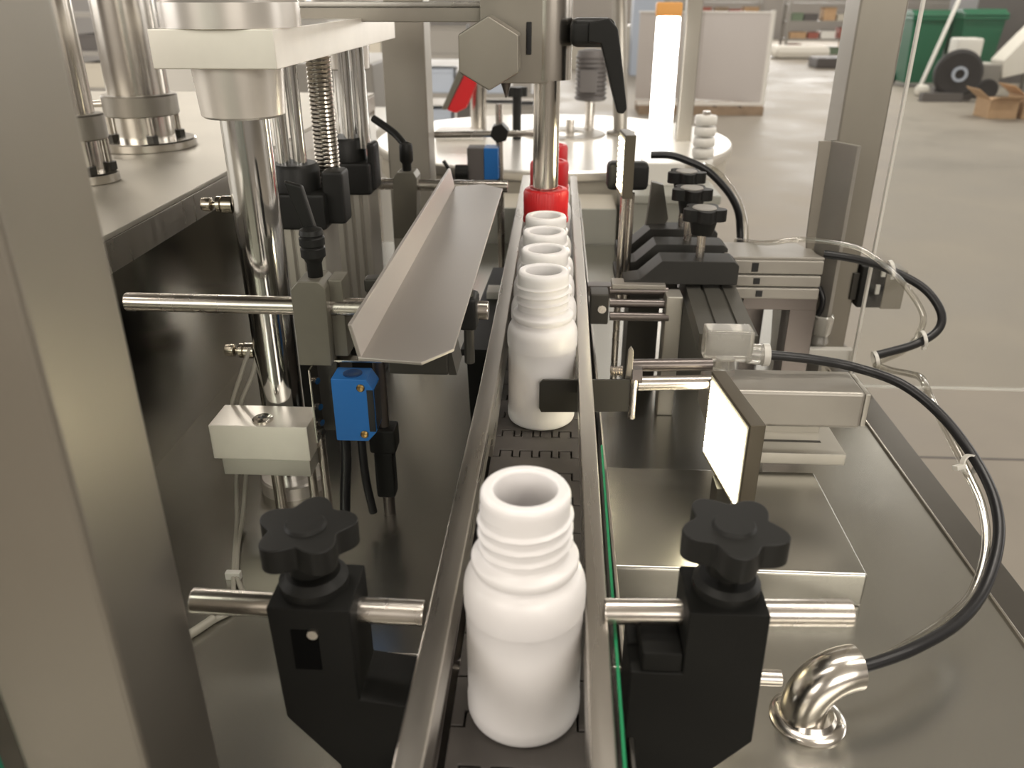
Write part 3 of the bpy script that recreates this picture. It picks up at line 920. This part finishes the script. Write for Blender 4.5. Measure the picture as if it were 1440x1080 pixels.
led_lamp(170.5, 580, 157, 684, -15, 71, 13, 'square lamp panel shining warm white behind the right star knob', 12, 14, -65)
t2 = led_lamp(92, 985, 88, 1035, 158, 232, 12, 'thin lamp panel seen edge-on in front of the bright turntable', 10, 8, None)
obj('post', B().cyl((95, 1002, TZ), (95, 1002, 159), 4.4, n=18), 'rod', t2)
obj('post', B().cyl((104, 1016, 20), (104, 1016, 159), 5.5, n=18), 'rod', t2)
obj('clamp', B().box(76, 128, 1040, 1066, 156, 190, 6), 'black', t2)
# raised plate under the lamp
t = thing('base_plate', 'raised dull steel plate lying on the table under the square lamp', 'plate', (180, 650, TZ))
obj('plate_body', B().box(66, 285, 572, 738, TZ, -65, 3, 3), 'table', t)
t = thing('support_bar', 'dark cross bar beneath the far right clamps', 'bar', (200, 1120, -20))
obj('bar', B().box(60, 330, 1105, 1125, -10, 8, 1), 'gunmetal', t)
obj('bar_leg', B().box(285, 310, 1106, 1124, TZ, -10, 1), 'gunmetal', t)

# elbow pipe
t = thing('elbow_pipe', 'polished steel elbow pipe with round flange on the front right of the table', 'pipe', (206, 436, TZ))
ex, ey = 205, 447
pts = []
for i in range(13):
    a = math.radians(90 * i / 12)
    R = 30
    pts.append((ex - 4 + R * (1 - math.cos(a)), ey + 0.28 * R * (1 - math.cos(a)), -88 + R * math.sin(a)))
end = Vector(pts[-1]) + Vector((4, 1, 0))
pts.append(tuple(end))
obj('elbow_tube', B().tube([(ex - 4, ey, TZ + 2)] + pts, 16.5, 36, 3), 'polish', t, ang=50)
obj('flange', B().lathe((ex, ey, TZ), [(27, 0), (27, 1.5), (25, 3.5), (20, 4.5), (17.5, 8), (16, 8)], 48), 'polish', t)
obj('bore', B().cyl(tuple(end + Vector((-1.5, -.4, 0))), tuple(end + Vector((0.6, .16, 0))), 14.5, n=32), 'rubber', t)

# hoses
H1 = [(219, 738, 65), (240, 737, 64), (265, 738, 61), (304, 738, 54), (341, 712, 49), (370, 682, 31), (387, 643, 9), (390, 605, -8), (381, 570, -25), (357, 532, -44), (324, 500, -51.5), (283, 474, -54), (252, 461, -57), (236, 456, -58)]
one('air_hose', B().tube(H1, 4.6, 14), 'rubber', 'black hose looping from the square lamp fitting down into the elbow pipe', 'hose')
H1c = [(392, 900, -14), (400, 872, -8), (388, 800, 20), (374, 745, 40), (366, 706, 40), (372, 676, 22), (378, 640, 3), (380, 604, -13), (371, 568, -30), (347, 530, -47), (316, 504, -54), (282, 480, -55), (252, 464, -60), (236, 456, -62)]
one('air_hose', B().tube(H1c, 3.6, 12), 'tubing', 'clear hose running beside the black hose into the elbow pipe', 'hose')
one('cable_tie', B().lathe((0, 0, 0), [(7.5, -2.2), (9.2, -2.2), (9.2, 2.2), (7.5, 2.2)], 24, closed=False).box(-17, -7, -2, 2, -3, 3, .6).rot(70, (0, 0, 0), 'X').rot(25, (0, 0, 0), 'Z'), 'milky',
    'white cable tie around the big hose loop over the floor', 'cable tie', base=(0, 0, 0)).location = Vector((381, 640, 6)) * MM
H2 = [(348, 1010, 87), (385, 996, 85), (420, 982, 77), (456, 962, 61), (474, 944, 38), (470, 932, 19), (442, 920, 5), (393, 905, -4)]
one('air_hose', B().tube(H2, 5.0, 14), 'rubber', 'black hose looping around the valve beside the right post', 'hose')
H2c = [(258, 1100, 78), (285, 1040, 92), (322, 1030, 100), (372, 1003, 101), (397, 984, 93), (421, 964, 76), (446, 946, 47), (452, 934, 26), (434, 920, 0), (396, 900, -10)]
one('air_hose', B().tube(H2c, 3.6, 12), 'tubing', 'clear hose curving past the right post above the valve', 'hose')
H3 = [(146, 1200, 173), (172, 1200, 173), (197, 1200, 166), (226, 1200, 153), (251, 1200, 132), (268, 1200, 112), (279, 1200, 91), (284, 1200, 66), (286, 1190, 40), (287, 1180, 6)]
one('air_hose', B().tube(H3, 5.2, 14), 'rubber', 'black hose arching behind the star knobs against the floor', 'hose')
H3c = [(222, 1205, 158), (240, 1210, 150), (262, 1212, 130), (282, 1208, 100), (291, 1204, 74), (293, 1196, 44), (294, 1180, 6)]
one('air_hose', B().tube(H3c, 5.0, 12), 'tubing', 'clear hose following the arched black hose behind the star knobs', 'hose')
for p, l in (((421, 980, 79), 'white cable tie where the valve hoses meet near the post'), ((452, 925, 10), 'white cable tie at the lower bend of the valve hoses'), ((392, 902, -8), 'white cable tie at the table edge below the valve')):
    one('cable_tie', B().lathe((0, 0, 0), [(8.5, -2), (10, -2), (10, 2), (8.5, 2)], 20, closed=False).box(7, 14, -2, 2, -2, 3, .5).rot(75, (0, 0, 0), 'Y'), 'milky', l, 'cable tie', base=(0, 0, 0)).location = Vector(p) * MM

# ================================================================== TURNTABLE BEHIND
t = thing('turntable', 'round bright steel turntable collecting bottles behind the press', 'turntable', (0, 2350, FZ))
obj('disc', B().lathe((0, 2350, 0), [(482, -6), (486, 0), (486, 16), (482, 20), (0.5, 20)], 96), 'disc', t)
obj('rim_skirt', B().lathe((0, 2350, 0), [(470, -60), (474, -58), (474, -8), (470, -6)], 96), 'beige', t)
obj('base_drum', B().cyl((0, 2350, FZ), (0, 2350, -60), 330, n=48), 'greygreen', t)
obj('hub_ring', B().lathe((30, 2420, 20), [(120, 0), (118, 3), (60, 3), (58, 0.2)], 64, closed=False), 'post', t)
obj('hub_pin', B().cyl((48, 2400, 20), (48, 2400, 62), 12, n=20), 'rod', t)
t = thing('drive_housing', 'grey-green housing with pale lid right of the turntable', 'housing', (280, 1840, FZ))
obj('housing_body', B().box(150, 345, 1700, 1850, FZ, -10, 3), 'greygreen', t)
obj('housing_lid', B().box(145, 350, 1690, 1850, -10, 8, 3), 'greygreen', t)
obj('white_box', B().box(196, 286, 1780, 1840, 8, 56, 3), 'white', t)
obj('stop_pin', B().cyl((296, 1780, 8), (296, 1780, 46), 6, n=14), 'gunmetal', t)
t = thing('roller_stack', 'white stacked plastic rollers at the right rim of the turntable', 'roller', (355, 1960, -60))
for k in range(6):
    obj('roller', B().lathe((350, 1960, -10 + 24 * k), [(12, 0), (23, 1), (25, 4), (25, 18), (23, 21), (12, 22)], 28), 'white', t)
obj('roller_stem', B().cyl((350, 1960, FZ), (350, 1960, 140), 9, n=14), 'rod', t)
t = thing('glow_strip', 'glowing white upright strip imitating a steel reflection, with orange cap, on the turntable', 'lamp', (284, 2240, 20))  # emission stands in for a bright reflection in a polished steel panel
obj('tube', B().box(254, 312, 2235, 2262, 24, 330, 5), 'glowstrip', t)  # no lamp tube, the strip that imitates a steel reflection
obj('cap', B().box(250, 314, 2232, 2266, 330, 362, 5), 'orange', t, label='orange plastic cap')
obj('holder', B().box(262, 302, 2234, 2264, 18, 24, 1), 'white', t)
t = thing('toggle_clamp', 'toggle clamp with red lever left of the hexagon nut', 'clamp', (-240, 2300, 20))
obj('red_lever', B().prism([(-286, 98), (-262, 90), (-232, 104), (-200, 176), (-206, 206), (-232, 196)], 'y', 2290, 2316, 4), 'red', t)
obj('lever_arm', B().prism([(-300, 100), (-286, 98), (-228, 206), (-244, 214)], 'y', 2286, 2320, 2), 'olive', t)
obj('clamp_post', B().cyl((-205, 2340, 20), (-205, 2340, 190), 22, n=24), 'polish', t)
obj('clamp_base', B().box(-320, -190, 2290, 2370, 20, 44, 2), 'white', t)
t = thing('star_grip', 'black star grip screw below the press head on the turntable', 'knob', (-98, 2310, 20))
obj('grip', B().prism(starpoly(-98, 2310, 28, 5), 'z', 132, 156, 4), 'black', t)
obj('grip_stem', B().cyl((-98, 2310, 20), (-98, 2310, 132), 12, n=18), 'black', t)
t = thing('drive_motor', 'small dark motor with ribbed housing behind the black lever', 'motor', (105, 2480, 20))
obj('motor_body', B().lathe((105, 2480, 105), [(40, 0), (46, 4)] + [(46 - 5 * (i % 2), 8 + 6 * i) for i in range(20)] + [(40, 132), (20, 136)], 32), 'darkpaint', t)
obj('terminal_box', B().box(72, 120, 2420, 2440, 130, 190, 3), 'darkpaint', t)
obj('motor_foot', B().cyl((105, 2480, 20), (105, 2480, 106), 14, n=18), 'rod', t)
t = thing('inclined_tube', 'slanted steel tube right of the black clamping lever', 'tube', (190, 2420, 20))
obj('tube', B().cyl((192, 2420, 20), (160, 2420, 520), 20, n=28), 'post', t)
obj('tube_foot', B().lathe((192, 2420, 20), [(40, 0), (40, 8), (21, 10)], 28), 'post', t)
# low machine frame behind the conveyor end
t = thing('transfer_table', 'low grey steel frame between belt end and turntable', 'frame', (0, 1720, FZ))
obj('deck', B().box(-330, 140, 1712, 1850, -40, -26, 2), 'beige', t)
obj('apron', B().box(-330, 140, 1706, 1712, -230, -26, 1), 'greygreen', t)
for x in (-310, 120):
    obj('leg', B().box(x - 20, x + 20, 1750, 1790, FZ, -40), 'post', t)

# ================================================================== BACKGROUND HALL
def box_thing(name, label, cat, m, x0, x1, y0, y1, z0, z1, bev=6, group=None):
    return one(name, B().box(x0, x1, y0, y1, z0, z1, bev), m, label, cat, group)


# steel panel cabinet on a pallet
t = thing('steel_cabinet', 'large grey steel cabinet shell standing on a pallet in the aisle', 'cabinet', (1800, 10300, FZ))
obj('back_sheet', B().box(950, 1700, 10560, 10580, -770, 185, 3), 'panel', t)
obj('side_sheet', B().prism([(1700, 10580), (1700, 10560), (2380, 10180), (2390, 10200)], 'z', -770, 185, 2), 'panel', t)
obj('edge_frame', B().box(2376, 2420, 10160, 10210, -800, 215, 3).box(940, 2400, 10150, 10190, -800, -765, 3), 'white', t)
obj('top_sheet', B().prism([(940, 10600), (940, 10540), (1700, 10540), (2400, 10160), (2410, 10220), (1720, 10600)], 'z', 185, 200, 2), 'white', t)
t = thing('pallet', 'wooden pallet under the large grey steel cabinet', 'pallet', (1750, 10350, FZ))
for k in range(5):
    obj('board', B().box(960 + 300 * k, 1200 + 300 * k, 10080, 10620, -822, -802, 3), 'wood', t)
for k in range(3):
    obj('bearer', B().box(960, 2400, 10080 + 230 * k, 10160 + 230 * k, FZ, -822, 3), 'wood', t)
# wheelie bins
def bin_(x, y, s, label):
    t = thing('wheelie_bin', label, 'bin', (x, y, FZ))
    z1 = FZ + 1000 * s
    w = 290 * s
    b = B()
    lo = [(-w * .8, -w * .8), (w * .8, -w * .8), (w * .8, w * .8), (-w * .8, w * .8)]
    hi = [(-w, -w), (w, -w), (w, w), (-w, w)]
    A = [b.bm.verts.new((x + p, y + q, FZ + 60)) for p, q in lo]
    Z = [b.bm.verts.new((x + p, y + q, z1)) for p, q in hi]
    f = [b.bm.faces.new(A[::-1]), b.bm.faces.new(Z)] + [b.bm.faces.new((A[i], A[(i + 1) % 4], Z[(i + 1) % 4], Z[i])) for i in range(4)]
    b._bev(f, 14)
    obj('tub', b, 'bin', t)
    obj('lid', B().prism([(y - w - 30, z1), (y + w + 40, z1), (y + w + 40, z1 + 60), (y - w * .6, z1 + 90), (y - w - 30, z1 + 30)], 'x', x - w - 20, x + w + 20, 10), 'bin', t)
    obj('rim', B().box(x - w - 24, x + w + 24, y - w - 24, y + w + 24, z1 - 50, z1 - 2, 8), 'bin', t)
    for s_ in (-1, 1):
        obj('wheel', B().cyl((x + s_ * w * .75, y + w * .85, FZ + 90), (x + s_ * (w * .75 + 50), y + w * .85, FZ + 90), 90, n=24), 'tyre', t)
    return t


bin_(5480, 13700, 0.98, 'green wheelie bin beside the right frame post, partly hidden')
bin_(6060, 13350, 1.0, 'green wheelie bin behind the big black wheel')
# big black wheel
t = thing('cart_wheel', 'big black wheel with grey hub standing on the floor before the green bins', 'wheel', (5200, 11750, FZ))
b = B().lathe((0, 0, 0), [(150, -70), (255, -85), (290, -60), (300, 0), (290, 60), (255, 85), (150, 70)], 48)
b.rot(90, (0, 0, 0), 'X').rot(-12, (0, 0, 0), 'Z')
for v in b.bm.verts:
    v.co += Vector((5230, 11700, FZ + 300 + 40))
obj('tyre', b, 'tyre', t)
b = B().lathe((0, 0, 0), [(60, -20), (95, -20), (95, 20), (60, 20)], 32, closed=False).rot(90, (0, 0, 0), 'X').rot(-12, (0, 0, 0), 'Z')
for v in b.bm.verts:
    v.co += Vector((5215, 11610, FZ + 340))
obj('hub_ring', b, 'bluegrey', t)
obj('axle_block', B().box(5000, 5500, 11760, 11900, FZ, FZ + 160, 10), 'darkpaint', t)
t = thing('cart_wheel', 'small black castor right of the big black wheel', 'wheel', (5600, 11800, FZ))
b = B().lathe((0, 0, 0), [(60, -40), (130, -50), (140, 0), (130, 50), (60, 40)], 32).rot(90, (0, 0, 0), 'X')
for v in b.bm.verts:
    v.co += Vector((5640, 11700, FZ + 140))
obj('tyre', b, 'tyre', t)
box_thing('scrap_block', 'small pale grey block at the foot of the black castor', 'block', 'bluegrey', 5520, 5700, 11440, 11560, FZ, FZ + 60)
box_thing('dark_crate', 'dark low crate under the big black wheel', 'crate', 'darkpaint', 4780, 5300, 11560, 11680, FZ, FZ + 110)
box_thing('dark_cabinet', 'dark grey machine cabinet behind the wheel at top right', 'cabinet', 'darkpaint', 6420, 8700, 14200, 15200, FZ, 900)
box_thing('white_bucket', 'white square container above the big black wheel', 'container', 'white', 5420, 5760, 12300, 12600, FZ + 380, FZ + 740, 30)
box_thing('tool_stand', 'dark trolley carrying the white square container', 'trolley', 'darkpaint', 5380, 5800, 12260, 12640, FZ, FZ + 380, 10)
# conveyor hood, white leaning tube
t = thing('screw_feeder', 'leaning white covered feeder tube at the far right top', 'feeder', (6500, 12000, FZ))
obj('feeder_tube', B().prism([(5900, -420), (6180, -560), (7080, 420), (7080, 900), (6760, 700)], 'y', 12000, 12300, 20), 'sack', t)
obj('feeder_bag', B().prism([(5920, -640), (6260, -560), (6520, -180), (6330, 40), (6150, -80), (5880, -420)], 'y', 11930, 12290, 20), 'sack', t)
obj('feeder_stand', B().box(6280, 6380, 12050, 12150, FZ, -100, 5).box(6900, 7000, 12050, 12150, FZ, 200, 5), 'rack', t)
obj('feeder_hopper', B().prism([(6400, -100), (7300, -100), (7300, 500), (6800, 500)], 'y', 12320, 12700, 8), 'bluegrey', t)
box_thing('white_drum', 'white rounded drum left of the leaning feeder foot', 'drum', 'white', 5780, 6080, 12400, 12700, FZ, FZ + 420, 60)
box_thing('grey_crate', 'grey crate in front of the leaning feeder foot', 'crate', 'rack', 5560, 5900, 11950, 12200, FZ + 200, FZ + 430, 8)
box_thing('grey_trestle', 'low grey trestle under the grey crate', 'trestle', 'darkpaint', 5560, 5900, 11960, 12190, FZ, FZ + 200, 8)
box_thing('white_tub', 'white upright tub at the right picture edge', 'tub', 'white', 6080, 6420, 11300, 11600, FZ, FZ + 420, 30)


def carton(x0, x1, y0, y1, z1, label):
    t = thing('carton', label, 'box', ((x0 + x1) / 2, (y0 + y1) / 2, FZ))
    obj('box_body', B().box(x0, x1, y0, y1, FZ, z1, 4), 'cardboard', t)
    obj('flap', B().prism([(y0, z1), (y0 - 190, z1 + 50), (y0 - 190, z1 + 58), (y0, z1 + 10)], 'x', x0 + 5, x1 - 5), 'cardboard', t)
    obj('flap', B().prism([(x0, z1), (x0 - 150, z1 + 110), (x0 - 146, z1 + 118), (x0, z1 + 9)], 'y', y0 + 5, y1 - 5), 'cardboard', t)
    return t


carton(4880, 5200, 9950, 10300, FZ + 200, 'open brown carton on the floor with raised flaps, left of two')
carton(5260, 5700, 9950, 10350, FZ + 240, 'brown carton at the right picture edge beside the open one')
rod('leaning_pipe', (5040, 12400, FZ), (5480, 12700, 330), 26, 'thin white pipe leaning beside the green bin', 'white', 'pipe')
box_thing('white_ball_bag', 'small white bag at the foot of the leaning white pipe', 'bag', 'sack', 4960, 5140, 12200, 12360, FZ, FZ + 150, 60)


def rack(x0, x1, y, label, seed, zs=(-560, -180, 200), dep=500, top=900):
    rng = random.Random(seed)
    t = thing('storage_rack', label, 'rack', ((x0 + x1) / 2, y, FZ))
    for x in (x0, x1):
        for yy in (y, y + dep):
            obj('upright', B().box(x - 30, x + 30, yy - 30, yy + 30, FZ, top), 'rack', t)
    for z in zs:
        obj('shelf', B().box(x0, x1, y - 20, y + dep + 20, z - 45, z), 'rack', t)
    return t


def goods(x0, x1, y, zs, seed, place, group):
    rng = random.Random(seed)
    cols = ['rack', 'white', 'bluegrey', 'beige', 'darkpaint'] if 'behind' in place else ['cardboard', 'darkpaint', 'bluegrey', 'white', 'dullgreen', 'wood', 'beige', 'palered']
    cn = {'rack': 'grey', 'cardboard': 'brown', 'darkpaint': 'dark grey', 'bluegrey': 'blue-grey', 'white': 'white', 'dullgreen': 'dull green', 'wood': 'wood-brown', 'beige': 'beige', 'palered': 'dull red'}
    for iz, (z, zn) in enumerate(zs):
        x = x0 + 80
        k = 0
        while x < x1 - 200:
            w = rng.uniform(180, 420)
            h = rng.uniform(130, 290)
            if x + w > x1 - 60:
                break
            c = cols[rng.randrange(len(cols))]
            k += 1
            one('storage_box', B().box(x, x + w, y + 40, y + 380, z, z + h, 6).box(x - 4, x + w + 4, y + 36, y + 384, z + h * .82, z + h, 3), c,
                '%s box, %s from left, %s of %s' % (cn[c], ORD[k - 1], zn, place), 'box', group)
            x += w + rng.uniform(20, 140)


ZS = ((FZ, 'floor level'), (-560, 'lower shelf'), (-180, 'upper shelf'))
ORD = ['first', 'second', 'third', 'fourth', 'fifth', 'sixth', 'seventh', 'eighth', 'ninth', 'tenth']
rack(5300, 7400, 21000, 'grey storage rack in the far background left of the right frame post', 1)
goods(5300, 7400, 21000, ZS, 11, 'the rack left of the right post', 'boxes on the rack near the right post')
rack(7700, 9800, 21300, 'grey storage rack in the far background right of the right frame post', 2)
rack(2600, 4900, 22000, 'grey storage rack in the far background above the steel cabinet', 3)
goods(2600, 4900, 22000, ZS, 13, 'the rack above the steel cabinet', 'boxes on the rack above the cabinet')
rack(-2600, 0, 9000, 'grey storage rack behind the middle frame post', 4, dep=450)
goods(-2600, 0, 9000, ZS, 14, 'the rack behind the middle post', 'boxes on the rack behind the middle post')
rack(-5600, -3000, 9300, 'grey storage rack behind the chromed columns on the left', 5, dep=450)
goods(-5600, -3000, 9300, ZS, 15, 'the rack behind the chromed columns', 'boxes on the rack behind the columns')
box_thing('workbench', 'pale workbench in the far background behind the press head', 'bench', 'beige', 200, 2400, 16500, 17300, FZ, FZ + 750, 10)
box_thing('blue_cabinet', 'pale blue-grey cabinet far behind the black lever', 'cabinet', 'bluegrey', 1250, 1750, 15200, 15700, FZ, 800, 10)
box_thing('floor_sack', 'pale low heap of sacks before the far rack right of the cabinet', 'sack', 'sack', 4700, 5900, 19400, 20000, FZ, FZ + 260, 110)
box_thing('dark_pallet_load', 'dark low load on the floor left of the right frame post', 'load', 'darkpaint', 4900, 5500, 16900, 17500, FZ, FZ + 190, 30)
box_thing('white_machine', 'white low machine cabinet beyond the pipes on the left', 'cabinet', 'white', -2300, -1500, 4300, 5000, FZ, 60, 12)
box_thing('grey_machine', 'grey machine cabinet beyond the head block on the left', 'cabinet', 'rack', -1450, -760, 3600, 4300, FZ, 120, 12)
box_thing('white_bench', 'white bench top seen between the columns and the middle post', 'bench', 'white', -900, -520, 2250, 3000, FZ, 20, 6)
